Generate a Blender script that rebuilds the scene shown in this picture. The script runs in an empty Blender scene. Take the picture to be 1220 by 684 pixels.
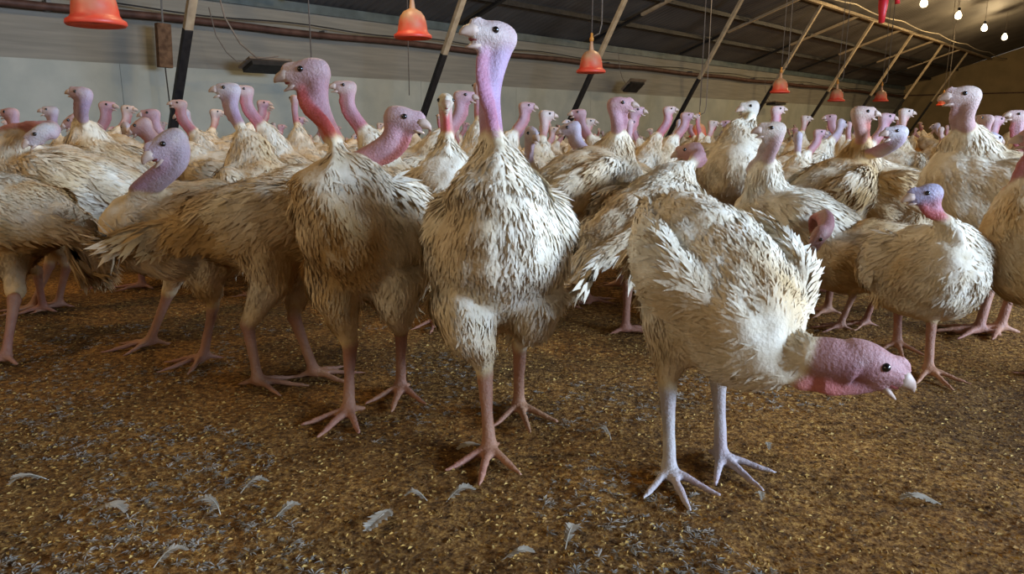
import bpy, math, random
import numpy as np
from mathutils import Vector, noise
C = bpy.context.scene
COL = C.collection
R = math.radians

# ------------------------------------------------------------------ camera
F = 880.0                       # focal length in pixels of a 1220 px wide frame
PITCH = math.atan(190.0 / F)
CAMH = 0.65
cd = bpy.data.cameras.new('camera'); cam = bpy.data.objects.new('camera', cd); COL.objects.link(cam)
cd.sensor_width = 36.0; cd.lens = 36.0 * F / 1220.0; cd.clip_start = 0.02; cd.clip_end = 200
cam.location = (0, 0, CAMH); cam.rotation_euler = (math.pi/2 - PITCH, 0, 0)
C.camera = cam

# building axes: DV runs along the long left wall, NV points from it into the shed
AZ = R(42.3)
DV = Vector((math.sin(AZ), math.cos(AZ), 0)); NV = Vector((math.cos(AZ), -math.sin(AZ), 0))
def W(t, D, h): return DV*t - NV*D + Vector((0, 0, h))
WALL_D, EAVE, SLOPE, RIDGE_D, RIGHT_D, T0, T1 = 10.0, 2.40, 0.33, 2.5, -5.0, -6.0, 37.0
def roof_h(D): return EAVE + SLOPE*(WALL_D - D) if D > RIDGE_D else EAVE + SLOPE*(WALL_D - RIDGE_D) - SLOPE*(RIDGE_D - D)

# ------------------------------------------------------------------ light
w = bpy.data.worlds.new('world'); C.world = w; w.use_nodes = True
w.node_tree.nodes['Background'].inputs[0].default_value = (1.0, 0.93, 0.84, 1)
w.node_tree.nodes['Background'].inputs[1].default_value = 0.5
C.view_settings.view_transform = 'Standard'; C.view_settings.look = 'None'
C.view_settings.exposure = -0.52; C.view_settings.gamma = 1.0; C.view_settings.use_curve_mapping = False
def area(name, loc, target, sx, sy, power, col):
    l = bpy.data.lights.new(name, 'AREA'); l.shape = 'RECTANGLE'; l.size = sx; l.size_y = sy
    l.energy = power; l.color = col
    o = bpy.data.objects.new(name, l); COL.objects.link(o); o.location = loc
    o.rotation_euler = (Vector(target) - Vector(loc)).to_track_quat('-Z', 'Y').to_euler()
    return o
KEY = area('window_daylight', W(3.6, RIGHT_D + 0.15, 1.75), W(2.0, 0, .8), 4.6, 1.3, 1750, (0.50, 0.68, 1.0))
area('side_warm_fill', W(16, RIGHT_D + 0.15, 1.75), W(16, 0, 1.1), 16, 1.3, 620, (1.0, 0.84, 0.58))  # warm fill added for the mid flock, along the unseen right wall
area('door_warm_fill', W(T0 + 0.15, 1.5, 1.5), W(0, 1.5, 0.8), 3.6, 2.4, 85, (1.0, 0.78, 0.50))  # added warm fill from behind the camera, set in the unseen doorway

# ------------------------------------------------------------------ helpers
def tag(o, label=None, cat=None, group=None, kind=None):
    if label: o['label'] = label
    if cat: o['category'] = cat
    if group: o['group'] = group
    if kind: o['kind'] = kind
    return o
def empty(name, loc, rz=0):
    o = bpy.data.objects.new(name, None); COL.objects.link(o)
    o.location = loc; o.rotation_euler = (0, 0, rz); o.empty_display_size = .1
    return o
class MB:
    lining = None
    def __init__(s): s.v = []; s.f = []
    def add(s, vs, fs):
        b = len(s.v); s.v += [tuple(v) for v in vs]; s.f += [tuple(b+i for i in f) for f in fs]
    def loft(s, cs, ry, rz, side=(0, 1, 0), n=14):
        cs = [Vector(c) for c in cs]; side = Vector(side); vs = []; m = len(cs)
        for i, c in enumerate(cs):
            T = (cs[min(i+1, m-1)] - cs[max(i-1, 0)]).normalized()
            S = side - T*side.dot(T)
            if S.length < .25: S = Vector((1, 0, 0)) - T*T.x
            S.normalize(); U = T.cross(S)
            a = ry[i] if hasattr(ry, '__len__') else ry; b = rz[i] if hasattr(rz, '__len__') else rz
            for k in range(n):
                q = 2*math.pi*k/n
                vs.append(c + S*(a*math.cos(q)) + U*(b*math.sin(q)))
        fs = [(i*n+k, i*n+(k+1) % n, (i+1)*n+(k+1) % n, (i+1)*n+k) for i in range(m-1) for k in range(n)]
        fs.append(tuple(range(n))[::-1]); fs.append(tuple((m-1)*n+k for k in range(n)))
        s.add(vs, fs)
    def tube(s, pts, r, n=8): s.loft(pts, r, r, side=(0.31, 0.83, 0.12), n=n)
    def beam(s, a, b, w, h, side):
        a, b = Vector(a), Vector(b); T = (b-a).normalized(); S = Vector(side); S = (S - T*S.dot(T)).normalized(); U = T.cross(S)
        vs = [p + S*(x*w/2) + U*(y*h/2) for p in (a, b) for x, y in ((-1, -1), (1, -1), (1, 1), (-1, 1))]
        s.add(vs, [(3, 2, 1, 0), (4, 5, 6, 7), (0, 1, 5, 4), (1, 2, 6, 5), (2, 3, 7, 6), (3, 0, 4, 7)])
    def box(s, o, ax, ay, az):
        o, ax, ay, az = Vector(o), Vector(ax), Vector(ay), Vector(az)
        vs = [o + ax*x + ay*y + az*z for z in (0, 1) for y in (0, 1) for x in (0, 1)]
        s.add(vs, [(0, 2, 3, 1), (4, 5, 7, 6), (0, 1, 5, 4), (2, 6, 7, 3), (0, 4, 6, 2), (1, 3, 7, 5)])
    def lathe(s, prof, c=(0, 0, 0), n=28):
        c = Vector(c); vs = [c + Vector((r*math.cos(2*math.pi*k/n), r*math.sin(2*math.pi*k/n), z)) for r, z in prof for k in range(n)]
        m = len(prof)
        s.add(vs, [(i*n+k, i*n+(k+1) % n, (i+1)*n+(k+1) % n, (i+1)*n+k) for i in range(m-1) for k in range(n)])
    def build(s, name, mat, parent=None, smooth=False, bevel=0):
        me = bpy.data.meshes.new(name); me.from_pydata(s.v, [], s.f); me.validate()
        if smooth: me.polygons.foreach_set('use_smooth', [True]*len(me.polygons))
        me.materials.append(mat); o = bpy.data.objects.new(name, me); COL.objects.link(o)
        if parent: o.parent = parent
        if bevel:
            b = o.modifiers.new('b', 'BEVEL'); b.width = bevel; b.segments = 2
        return o

# ------------------------------------------------------------------ materials
def newmat(name, rough=.7):
    m = bpy.data.materials.new(name); m.use_nodes = True
    b = m.node_tree.nodes['Principled BSDF']; b.inputs['Roughness'].default_value = rough
    return m, m.node_tree, b
def mixn(nt, blend='MIX'):
    n = nt.nodes.new('ShaderNodeMix'); n.data_type = 'RGBA'; n.blend_type = blend
    return n, n.inputs[0], n.inputs[6], n.inputs[7], n.outputs[2]
def noisy(name, c1, c2, scale=8, rough=.75, detail=6, bump=0, bscale=60, stretch=(1, 1, 1), lo=.35, hi=.65, spec=.3):
    m, nt, b = newmat(name, rough); b.inputs['Specular IOR Level'].default_value = spec
    tc = nt.nodes.new('ShaderNodeTexCoord'); mp = nt.nodes.new('ShaderNodeMapping'); mp.inputs['Scale'].default_value = stretch
    nt.links.new(tc.outputs['Object'], mp.inputs[0])
    nz = nt.nodes.new('ShaderNodeTexNoise'); nz.inputs['Scale'].default_value = scale; nz.inputs['Detail'].default_value = detail
    nt.links.new(mp.outputs[0], nz.inputs['Vector'])
    cr = nt.nodes.new('ShaderNodeValToRGB'); cr.color_ramp.elements[0].position = lo; cr.color_ramp.elements[1].position = hi
    cr.color_ramp.elements[0].color = (*c1, 1); cr.color_ramp.elements[1].color = (*c2, 1)
    nt.links.new(nz.outputs[0], cr.inputs[0]); nt.links.new(cr.outputs[0], b.inputs['Base Color'])
    if bump:
        n2 = nt.nodes.new('ShaderNodeTexNoise'); n2.inputs['Scale'].default_value = bscale; nt.links.new(mp.outputs[0], n2.inputs['Vector'])
        bp = nt.nodes.new('ShaderNodeBump'); bp.inputs['Strength'].default_value = bump; bp.inputs['Distance'].default_value = .01
        nt.links.new(n2.outputs[0], bp.inputs['Height']); nt.links.new(bp.outputs[0], b.inputs['Normal'])
    return m
M = {}
M['wall_low'] = noisy('wall_low', (.30, .32, .27), (.36, .37, .31), 3, .6)
M['wall_up'] = noisy('wall_up', (.19, .18, .145), (.24, .225, .18), 3, .8, stretch=(.4, .4, 8))
M['wall_far'] = noisy('wall_far', (.24, .18, .09), (.30, .22, .11), 2, .8)
M['wood_tan'] = noisy('wood_tan', (.30, .235, .15), (.42, .34, .22), 10, .7)
M['black_paint'] = noisy('black_paint', (.010, .010, .011), (.022, .021, .020), 14, .5)
M['pipe'] = noisy('pipe', (.055, .025, .016), (.10, .05, .035), 7, .6)
M['steel'] = noisy('steel', (.10, .10, .095), (.16, .16, .15), 20, .5)
M['rust_wood'] = noisy('rust_wood', (.07, .035, .015), (.16, .09, .045), 14, .8)
M['cord'] = noisy('cord', (.12, .10, .08), (.18, .15, .12), 20, .8)
M['cable'] = noisy('cable', (.30, .26, .18), (.38, .33, .24), 20, .7)
M['dark'] = noisy('dark', (.012, .011, .010), (.03, .027, .024), 14, .6)
M['board'] = noisy('board', (.16, .12, .08), (.22, .17, .12), 12, .8)
M['valve'] = noisy('valve', (.55, .22, .04), (.65, .30, .06), 20, .5)
M['red_plastic'] = noisy('red_plastic', (.42, .010, .015), (.50, .02, .02), 10, .45)
M['eye'] = noisy('eye', (.006, .004, .004), (.012, .008, .006), 5, .12, spec=.8)
M['beak'] = noisy('beak', (.40, .27, .20), (.54, .40, .30), 40, .5)
M['mouth'] = noisy('mouth', (.20, .04, .04), (.28, .07, .06), 40, .5)
# drinker plastic: red, cream dust lying on the shoulder of the bell
m, nt, b = newmat('drinker', .45)
tc = nt.nodes.new('ShaderNodeTexCoord'); sp = nt.nodes.new('ShaderNodeSeparateXYZ'); nt.links.new(tc.outputs['Object'], sp.inputs[0])
nz = nt.nodes.new('ShaderNodeTexNoise'); nz.inputs['Scale'].default_value = 9; nt.links.new(tc.outputs['Object'], nz.inputs['Vector'])
ad = nt.nodes.new('ShaderNodeMath'); ad.operation = 'MULTIPLY_ADD'; ad.inputs[1].default_value = .25; nt.links.new(nz.outputs[0], ad.inputs[0]); nt.links.new(sp.outputs[2], ad.inputs[2])
mr = nt.nodes.new('ShaderNodeMapRange'); mr.inputs[1].default_value = .18; mr.inputs[2].default_value = .38; nt.links.new(ad.outputs[0], mr.inputs[0])
n, fa, a_, b_, o_ = mixn(nt); a_.default_value = (.72, .075, .035, 1); b_.default_value = (.50, .28, .15, 1); nt.links.new(mr.outputs[0], fa); nt.links.new(o_, b.inputs['Base Color'])
M['drinker'] = m
# corrugated roof sheet
m, nt, b = newmat('roof_sheet', .6)
tc = nt.nodes.new('ShaderNodeTexCoord'); nz = nt.nodes.new('ShaderNodeTexNoise'); nz.inputs['Scale'].default_value = 1.3; nz.inputs['Detail'].default_value = 5
nt.links.new(tc.outputs['Object'], nz.inputs['Vector'])
cr = nt.nodes.new('ShaderNodeValToRGB'); cr.color_ramp.elements[0].position = .35; cr.color_ramp.elements[1].position = .7
cr.color_ramp.elements[0].color = (.075, .07, .062, 1); cr.color_ramp.elements[1].color = (.125, .118, .105, 1)
nt.links.new(nz.outputs[0], cr.inputs[0]); nt.links.new(cr.outputs[0], b.inputs['Base Color']); M['roof'] = m
M['teal'] = noisy('teal', (.05, .07, .07), (.09, .12, .12), 4, .5)
# feathers and bare skin take the colour stored on the animal's own mesh
def bird_mat(name, rough, bump, bscale, var, sss=0):
    m, nt, b = newmat(name, rough); b.inputs['Specular IOR Level'].default_value = .25
    at = nt.nodes.new('ShaderNodeAttribute'); at.attribute_name = 'Col'
    tc = nt.nodes.new('ShaderNodeTexCoord')
    nz = nt.nodes.new('ShaderNodeTexNoise'); nz.inputs['Scale'].default_value = 22; nz.inputs['Detail'].default_value = 6; nt.links.new(tc.outputs['Object'], nz.inputs['Vector'])
    cr = nt.nodes.new('ShaderNodeValToRGB'); cr.color_ramp.elements[0].position = .3; cr.color_ramp.elements[1].position = .7
    cr.color_ramp.elements[0].color = (*var, 1); cr.color_ramp.elements[1].color = (1, 1, 1, 1); nt.links.new(nz.outputs[0], cr.inputs[0])
    n, fa, a_, b_, o_ = mixn(nt, 'MULTIPLY'); fa.default_value = 1; nt.links.new(at.outputs['Color'], a_); nt.links.new(cr.outputs[0], b_)
    nt.links.new(o_, b.inputs['Base Color'])
    n2 = nt.nodes.new('ShaderNodeTexNoise'); n2.inputs['Scale'].default_value = bscale; n2.inputs['Detail'].default_value = 4; nt.links.new(tc.outputs['Object'], n2.inputs['Vector'])
    bp = nt.nodes.new('ShaderNodeBump'); bp.inputs['Strength'].default_value = bump; bp.inputs['Distance'].default_value = .004
    nt.links.new(n2.outputs[0], bp.inputs['Height']); nt.links.new(bp.outputs[0], b.inputs['Normal'])
    if sss:
        b.inputs['Subsurface Weight'].default_value = sss; b.inputs['Subsurface Scale'].default_value = .01
        b.inputs['Subsurface Radius'].default_value = (1, .4, .3)
    return m
M['plumage'] = bird_mat('plumage', .9, .5, 120, (.74, .68, .58))
M['skin'] = bird_mat('skin', .55, .7, 170, (.80, .72, .74), .08)
# litter
m, nt, b = newmat('litter', .9); b.inputs['Specular IOR Level'].default_value = .15
tc = nt.nodes.new('ShaderNodeTexCoord')
n1 = nt.nodes.new('ShaderNodeTexNoise'); n1.inputs['Scale'].default_value = 65; n1.inputs['Detail'].default_value = 8; n1.inputs['Roughness'].default_value = .7
n2 = nt.nodes.new('ShaderNodeTexNoise'); n2.inputs['Scale'].default_value = 2.2; n2.inputs['Detail'].default_value = 7
n3 = nt.nodes.new('ShaderNodeTexVoronoi'); n3.inputs['Scale'].default_value = 150
for q in (n1, n2, n3): nt.links.new(tc.outputs['Object'], q.inputs['Vector'])
c1 = nt.nodes.new('ShaderNodeValToRGB'); e = c1.color_ramp.elements; e[0].position = .36; e[1].position = .66
e[0].color = (.070, .033, .010, 1); e[1].color = (.60, .34, .085, 1); k = e.new(.52); k.color = (.29, .145, .038, 1)
nt.links.new(n1.outputs[0], c1.inputs[0])
c2 = nt.nodes.new('ShaderNodeValToRGB'); c2.color_ramp.elements[0].position = .35; c2.color_ramp.elements[1].position = .65
c2.color_ramp.elements[0].color = (.55, .52, .52, 1); c2.color_ramp.elements[1].color = (1.15, 1.05, .95, 1); nt.links.new(n2.outputs[0], c2.inputs[0])
n, fa, a_, b_, o_ = mixn(nt, 'MULTIPLY'); fa.default_value = 1; nt.links.new(c1.outputs[0], a_); nt.links.new(c2.outputs[0], b_); nt.links.new(o_, b.inputs['Base Color'])
bp = nt.nodes.new('ShaderNodeBump'); bp.inputs['Strength'].default_value = .9; bp.inputs['Distance'].default_value = .012
nt.links.new(n1.outputs[0], bp.inputs['Height']); bp2 = nt.nodes.new('ShaderNodeBump'); bp2.inputs['Strength'].default_value = .6; bp2.inputs['Distance'].default_value = .006
nt.links.new(n3.outputs[0], bp2.inputs['Height']); nt.links.new(bp.outputs[0], bp2.inputs['Normal']); nt.links.new(bp2.outputs[0], b.inputs['Normal'])
M['litter'] = m
def flake_mat(name):
    m, nt, b = newmat(name, .85); b.inputs['Specular IOR Level'].default_value = .2
    at = nt.nodes.new('ShaderNodeAttribute'); at.attribute_name = 'Col'; nt.links.new(at.outputs['Color'], b.inputs['Base Color']); return m
M['flake'] = flake_mat('flake')
M['down'] = noisy('down', (.34, .28, .19), (.48, .42, .32), 30, .9)
mb = bpy.data.materials.new('bulb_glow'); mb.use_nodes = True; nt = mb.node_tree; nt.nodes.clear()
em = nt.nodes.new('ShaderNodeEmission'); em.inputs[0].default_value = (1, .80, .50, 1); em.inputs[1].default_value = 14
ou = nt.nodes.new('ShaderNodeOutputMaterial'); nt.links.new(em.outputs[0], ou.inputs[0]); M['bulb'] = mb

# ------------------------------------------------------------------ shell
def struct(name, mb_, mat, smooth=False):
    return tag(mb_.build(name, mat, smooth=smooth), kind='structure')
rng = np.random.default_rng(7); random.seed(7)
# floor: fine grid near the camera with real unevenness
def ground_z(x, y):
    return .010*noise.noise(Vector((x*3, y*3, 0))) + .006*noise.noise(Vector((x*11, y*11, 4)))
mb_ = MB(); nx, ny = 190, 190
xs = np.concatenate([np.linspace(-22, -1.8, 30), np.linspace(-1.75, 2.2, 150), np.linspace(2.3, 34, 50)])
ys = np.concatenate([np.linspace(-12, .3, 12), np.linspace(.34, 3.2, 130), np.linspace(3.3, 40, 60)])
vs = [(x, y, ground_z(x, y) if (abs(x) < 2.3 and .3 < y < 3.3) else 0) for y in ys for x in xs]
n_ = len(xs); mb_.add(vs, [(j*n_+i, j*n_+i+1, (j+1)*n_+i+1, (j+1)*n_+i) for j in range(len(ys)-1) for i in range(n_-1)])
struct('floor', mb_, M['litter'], True)
def panel(mb, t0, D0, t1, D1, h0, h1, th=.12, nrm=None):
    a = W(t0, D0, h0); b_ = W(t1, D1, h0)
    mb.box(a, b_-a, nrm*th, Vector((0, 0, h1-h0)))
mb_ = MB(); panel(mb_, T0, WALL_D, T1, WALL_D, 0, EAVE+.02, .15, -NV)
struct('wall_left', mb_, M['wall_up'])
mb_ = MB()
x = T0
while x < T1 - .1:      # cream plastic sheets up to 1.42 m
    x2 = min(x + 2.44, T1); panel(mb_, x+.002, WALL_D-.0, x2-.002, WALL_D, 0.0, 1.42, .03, NV); x = x2
struct('trim_1', mb_, M['wall_low'])
mb_ = MB(); a = W(T1, WALL_D+.15, 0); gl = W(T1, RIGHT_D-.15, 0)
def gable(t, sgn):
    mb_ = MB(); hs = [(WALL_D+.15, 0), (RIGHT_D-.15, 0), (RIGHT_D-.15, roof_h(RIGHT_D)), (RIDGE_D, roof_h(RIDGE_D)), (WALL_D+.15, EAVE)]
    v1 = [W(t, D, h) for D, h in hs]; v2 = [W(t+sgn*.15, D, h) for D, h in hs]
    mb_.add(v1+v2, [(0, 1, 2, 3, 4), (9, 8, 7, 6, 5)] + [(i, (i+1) % 5, (i+1) % 5+5, i+5) for i in range(5)]); return mb_
struct('wall_far', gable(T1, 1), M['wall_far'])
# unseen near and right walls; doorway and window bands opened to let light in
mb_ = MB()
for D0, D1, h0, h1 in ((WALL_D, 3.4, 0, 2.4), (-.4, RIGHT_D, 0, 2.4)): panel(mb_, T0, D0, T0, D1, h0, h1, .15, -DV)
hs = [(WALL_D, 2.4), (RIGHT_D, 2.4), (RIGHT_D, max(2.41, roof_h(RIGHT_D))), (RIDGE_D, roof_h(RIDGE_D)), (WALL_D, 2.42)]
mb_.add([W(T0, D, h) for D, h in hs] + [W(T0-.15, D, h) for D, h in hs], [(0, 1, 2, 3, 4), (9, 8, 7, 6, 5)] + [(i, (i+1) % 5, (i+1) % 5+5, i+5) for i in range(5)])
struct('wall_near', mb_, M['wall_up'])
mb_ = MB(); rh = roof_h(RIGHT_D)
panel(mb_, T0, RIGHT_D, T1, RIGHT_D, 0, 1.05, .15, -NV*-1 if False else -NV*-1)
panel(mb_, T0, RIGHT_D, T1, RIGHT_D, 2.45, rh, .15, NV)
for t in np.arange(T0, T1, 5.2): panel(mb_, t, RIGHT_D, t+.3, RIGHT_D, 1.05, 2.45, .15, NV)
struct('wall_right', mb_, M['wall_up'])
# corrugated roof, both slopes
mb_ = MB(); per = .15; ns = int((T1-T0)/per)*4
Ds = [WALL_D+.35, 8.2, 6.4, 4.5, RIDGE_D, 0, RIGHT_D-.35]
tt = np.linspace(T0-.1, T1+.1, ns)
vs = [W(t, D, (EAVE - SLOPE*.35 if D > WALL_D else roof_h(D)) + .05 + .016*math.sin(2*math.pi*t/per)) for D in Ds for t in tt]
mb_.add(vs, [(j*ns+i, j*ns+i+1, (j+1)*ns+i+1, (j+1)*ns+i) for j in range(len(Ds)-1) for i in range(ns-1)])
struct('ceiling', mb_, M['roof'], True)
# eave strip: teal metal plate between roof and wall
mb_ = MB(); mb_.box(W(T0, WALL_D, EAVE-.10), DV*(T1-T0), NV*.05, Vector((0, 0, .13))); struct('trim_2', mb_, M['teal'])
# purlins along the roof
for i, D in enumerate((9.0, 8.0)):
    mb_ = MB(); mb_.box(W(T0, D, roof_h(D)-.05), DV*(T1-T0), NV*.05, Vector((0, 0, .08))); struct('trim_%d' % (i+3), mb_, M['dark'])
mb_ = MB(); mb_.box(W(T1-.03, WALL_D, 2.02), -NV*-(WALL_D-RIGHT_D), -DV*.03, Vector((0, 0, .05))); struct('trim_5', mb_, M['pipe'])

# ------------------------------------------------------------------ roof frame
BEAM_D = 6.8; BEAM_H = roof_h(BEAM_D) - .03
mb_ = MB(); mb_.beam(W(T0, BEAM_D, BEAM_H), W(T1, BEAM_D, BEAM_H), .07, .09, (0, 0, 1))
tag(mb_.build('roof_beam', M['wood_tan']), 'long pale beam under the roof that the slanting posts run up to', 'beam')
ordn = ['leftmost', 'second from the left', 'third from the left', 'fourth from the left', 'fifth from the left', 'sixth from the left', 'seventh from the left', 'eighth from the left', 'ninth from the left']
FR = [3.65, 7.2] + [3.3 + 3.68*k for k in range(2, 9)]
def two_tone(name, a, b, cut, w_, h_, side, label, cat, group):
    a, b = Vector(a), Vector(b); r = empty(name, (a.x, a.y, a.z)); c = a.lerp(b, cut)
    m1 = MB(); m1.beam(a-a, c-a, w_*1.04, h_*1.04, side); m1.build('black_painted_end', M['black_paint'], r, bevel=.006)
    m2 = MB(); m2.beam(c-a, b-a, w_, h_, side); m2.build('bare_wood_end', M['wood_tan'], r, bevel=.006)
    tag(r, label, cat, group); return r
for k, t in enumerate(FR):
    a = W(t, 8.75, 0); b_ = W(t, BEAM_D, BEAM_H-.02)
    two_tone('slanting_post', a, b_, .48, .09, .06, DV, 'slanting wooden roof post, black below and tan above, %s of the row' % ordn[k], 'post', 'slanting roof posts along the left side')
for k, t in enumerate([FR[0]-4.9] + [f-1.2 for f in FR[1:]]):
    if k == 0: continue
    a = W(t, 9.7, roof_h(9.7)-.08); b_ = W(t, BEAM_D, BEAM_H-.02)
    two_tone('rafter_brace', a, b_, .42, .09, .05, DV, 'thin rafter brace under the roof, pale upper half, %s of the row' % ordn[k-1], 'brace', 'rafter braces under the roof')

# ------------------------------------------------------------------ wall pipe, fittings
r = empty('wall_pipe', W(T0, WALL_D-.16, 2.0))
def rel(p, r_): return Vector(p) - Vector(r_.location)
mb_ = MB(); mb_.tube([rel(W(t, WALL_D-.16, 2.0 + .012*math.sin(t*1.7)), r) for t in np.arange(T0, T1, .6)], .045, 10); mb_.build('pipe', M['pipe'], r, True)
mb_ = MB(); mb_.tube([rel(W(t, WALL_D-.22, 2.09 + .02*math.sin(t*2.3)), r) for t in np.arange(T0, T1, .4)], .010, 6); mb_.build('cable', M['dark'], r, True)
for t in np.arange(3, 36, 3.68):
    mb_ = MB(); mb_.box(rel(W(t, WALL_D-.14, 1.95), r), DV*.05, NV*-.14, Vector((0, 0, .12))); mb_.build('bracket', M['steel'], r)
tag(r, 'long brown water pipe running along the left wall below the eave', 'pipe')
def ray(px, py):
    x, y, z = (px-610)/F, 1.0, -(py-342)/F
    c, s = math.cos(PITCH), math.sin(PITCH)
    return Vector((x, y*c + z*s, -y*s + z*c))
CP = Vector((0, 0, CAMH))
def at_Y(px, py, Y): d = ray(px, py); return CP + d*(Y/d.y)
def at_ground(px, py, h=0): d = ray(px, py); return CP + d*((h-CAMH)/d.z)
def at_D(px, py, D): d = ray(px, py); return CP + d*(-D/d.dot(NV))
# wall baffles (hinged boards with a wire)
def flap(px, py, D, name_label, wid, ang):
    p = at_D(px, py, D); r = empty('air_inlet_flap', p)
    m1 = MB(); m1.beam(-DV*wid/2, DV*wid/2, .34, .03, NV + Vector((0, 0, ang))); m1.build('board', M['board'], r)
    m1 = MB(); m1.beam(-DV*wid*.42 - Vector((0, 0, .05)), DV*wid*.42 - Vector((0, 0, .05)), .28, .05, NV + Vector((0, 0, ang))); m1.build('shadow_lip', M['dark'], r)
    m1 = MB(); L = wid*.5
    m1.tube([-DV*L*s_ + NV*.1 + Vector((0, 0, z)) for s_, z in ((1, .02), (1.5, .0), (1.9, .10), (2.3, .3), (2.5, .62))], .007, 6); m1.build('pull_wire', M['cord'], r, True)
    tag(r, name_label, 'flap', 'hinged boards on the left wall')
flap(316, 76, 9.4, 'dark hinged board on the left wall, behind the beak of the open-mouthed turkey', .62, .35)
flap(755, 101, 9.4, 'dark tilted hinged board on the wall between the third drinker and fourth post', .62, .9)
flap(925, 122, 9.4, 'thin dark hinged board on the wall just under the fourth drinker', .9, .1)
# brown wooden block hanging from the pipe
p = at_D(194, 30, 9.55); r = empty('hanging_wood_block', p)
m1 = MB(); m1.beam(Vector((0, 0, .02)), Vector((-.02, 0, -.50)), .17, .09, DV); m1.build('block', M['rust_wood'], r, bevel=.01)
m1 = MB(); m1.tube([Vector((0, 0, .0)), Vector((.01, 0, .3))], .012, 6); m1.build('hanger', M['steel'], r)
m1 = MB(); m1.tube([Vector((-.02, 0, -.5)), Vector((.0, 0, -1.2))], .008, 6); m1.build('cord', M['dark'], r)
tag(r, 'rusty brown wooden block hanging from the wall pipe at the left', 'block')
# plain cords hanging from the roof
for i, (px, D, lab) in enumerate(((370, 6.0, 'thin pale cord hanging from the roof behind the tall left turkey'), (486, 8.4, 'thin cord hanging down the wall left of the stretched turkey'),
        (838, 7.8, 'thin cord hanging from the roof above the low red drinker'))):
    p = at_D(px, 60, D); top = Vector((p.x, p.y, roof_h(D))); r_ = MB()
    r_.tube([Vector((0, 0, 0)), Vector((.01, 0, -.5)), Vector((0, .01, -(top.z-1.1)))], .006, 6); o = r_.build('hanging_rope', M['cord'], None, True); o.location = top
    tag(o, lab, 'rope', 'ropes hanging from the roof')
p = at_D(260, 0, 7.0); mb_ = MB(); mb_.tube([Vector(v) for v in ((0, 0, .8), (0, 0, .1), (.03, .05, -.15), (.14, .1, -.38), (.30, .1, -.52), (.5, .1, -.50))], .008, 6)
o = mb_.build('looped_wire', M['cord'], None, True); o.location = p; tag(o, 'slack brown wire drooping towards the wall board at the upper left', 'wire')
# two sagging cables near the beam
for i, (D, H, lab) in enumerate(((6.2, roof_h(6.2)-.25, 'pale wavy cable sagging under the roof just beyond the beam'),)):
    mb_ = MB(); mb_.tube([W(t, D, H - .07*abs(math.sin(t*.85))) for t in np.arange(8, T1, .35)], .016, 6)
    o = mb_.build('sagging_cable', M['cable'], None, True); tag(o, lab, 'cable')

# ------------------------------------------------------------------ drinkers
def drinker(px, py, D, label, s=1.0, low=False):
    p = at_D(px, py, D); r = empty('bell_drinker', p); r.scale = (s, s, s)
    m1 = MB(); m1.lathe([(.10, .03), (.165, .015), (.185, .0), (.195, .012), (.19, .035), (.165, .05), (.152, .07), (.146, .12), (.138, .17), (.120, .22), (.088, .26), (.05, .28), (.03, .29), (.0, .292)]); m1.build('bell', M['drinker'], r, True)
    m1 = MB(); m1.lathe([(.034, .28), (.030, .30), (.022, .36), (.018, .40), (.0, .402)], n=14); m1.build('neck', M['drinker'], r, True)
    m1 = MB(); m1.lathe([(.0, .395), (.026, .40), (.028, .44), (.016, .46), (.016, .50), (.0, .51)], n=14); m1.build('valve', M['valve'], r, True)
    top = (roof_h(D) - p.z)/s
    m1 = MB(); m1.tube([Vector((0, 0, .5)), Vector((.01, 0, top*.5+.25)), Vector((0, 0, top))], .007, 6); m1.build('cord', M['cord'], r, True)
    m1 = MB(); m1.tube([Vector((.02, 0, .46)), Vector((.10, 0, .50)), Vector((.13, .02, .62)), Vector((.12, 0, top))], .009, 6); m1.build('hose', M['cord'], r, True)
    tag(r, label, 'drinker', 'red bell drinkers hanging from the roof')
DR = [(115, 31, 1.06, 'red bell drinker cut by the top edge, nearest, above the left turkeys'),
      (492, 46, 1.0, 'dusty red bell drinker hanging just left of the stretched turkey'),
      (704, 87, 1.0, 'red bell drinker hanging right of the stretched turkey, with orange valve'),
      (832, 164, .8, 'small bright red drinker hanging low among the turkey heads'),
      (929, 111, .95, 'orange red drinker hanging right of the white-necked turkey'),
      (996, 121, .95, 'orange red drinker hanging over the flock, second from the far end'),
      (1049, 121, .95, 'orange red drinker left of the big pale turkey at right'),
      (1123, 126, .95, 'farthest drinker, half hidden behind the big pale turkey at right')]
for px, py, s, lab in DR: drinker(px, py, 4.85, lab, s*.80)
# dark red hanging fitting at the top
p = at_Y(1050, 28, 5.0); r = empty('hanging_valve', p)
m1 = MB(); m1.lathe([(.0, .0), (.018, .005), (.022, .06), (.028, .10), (.030, .15), (.05, .17), (.05, .21), (.02, .24), (.02, .32), (.0, .33)], n=16); m1.build('body', M['red_plastic'], r, True)
m1 = MB(); m1.tube([Vector((.03, 0, .19)), Vector((.085, 0, .16)), Vector((.09, 0, .12))], .016, 8); m1.build('spout', M['red_plastic'], r, True)
m1 = MB(); m1.tube([Vector((0, 0, .3)), Vector((0, 0, 1.1))], .005, 6); m1.build('cord', M['cord'], r)
tag(r, 'dark red plastic valve hanging at the top edge left of the lamps', 'valve')

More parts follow.
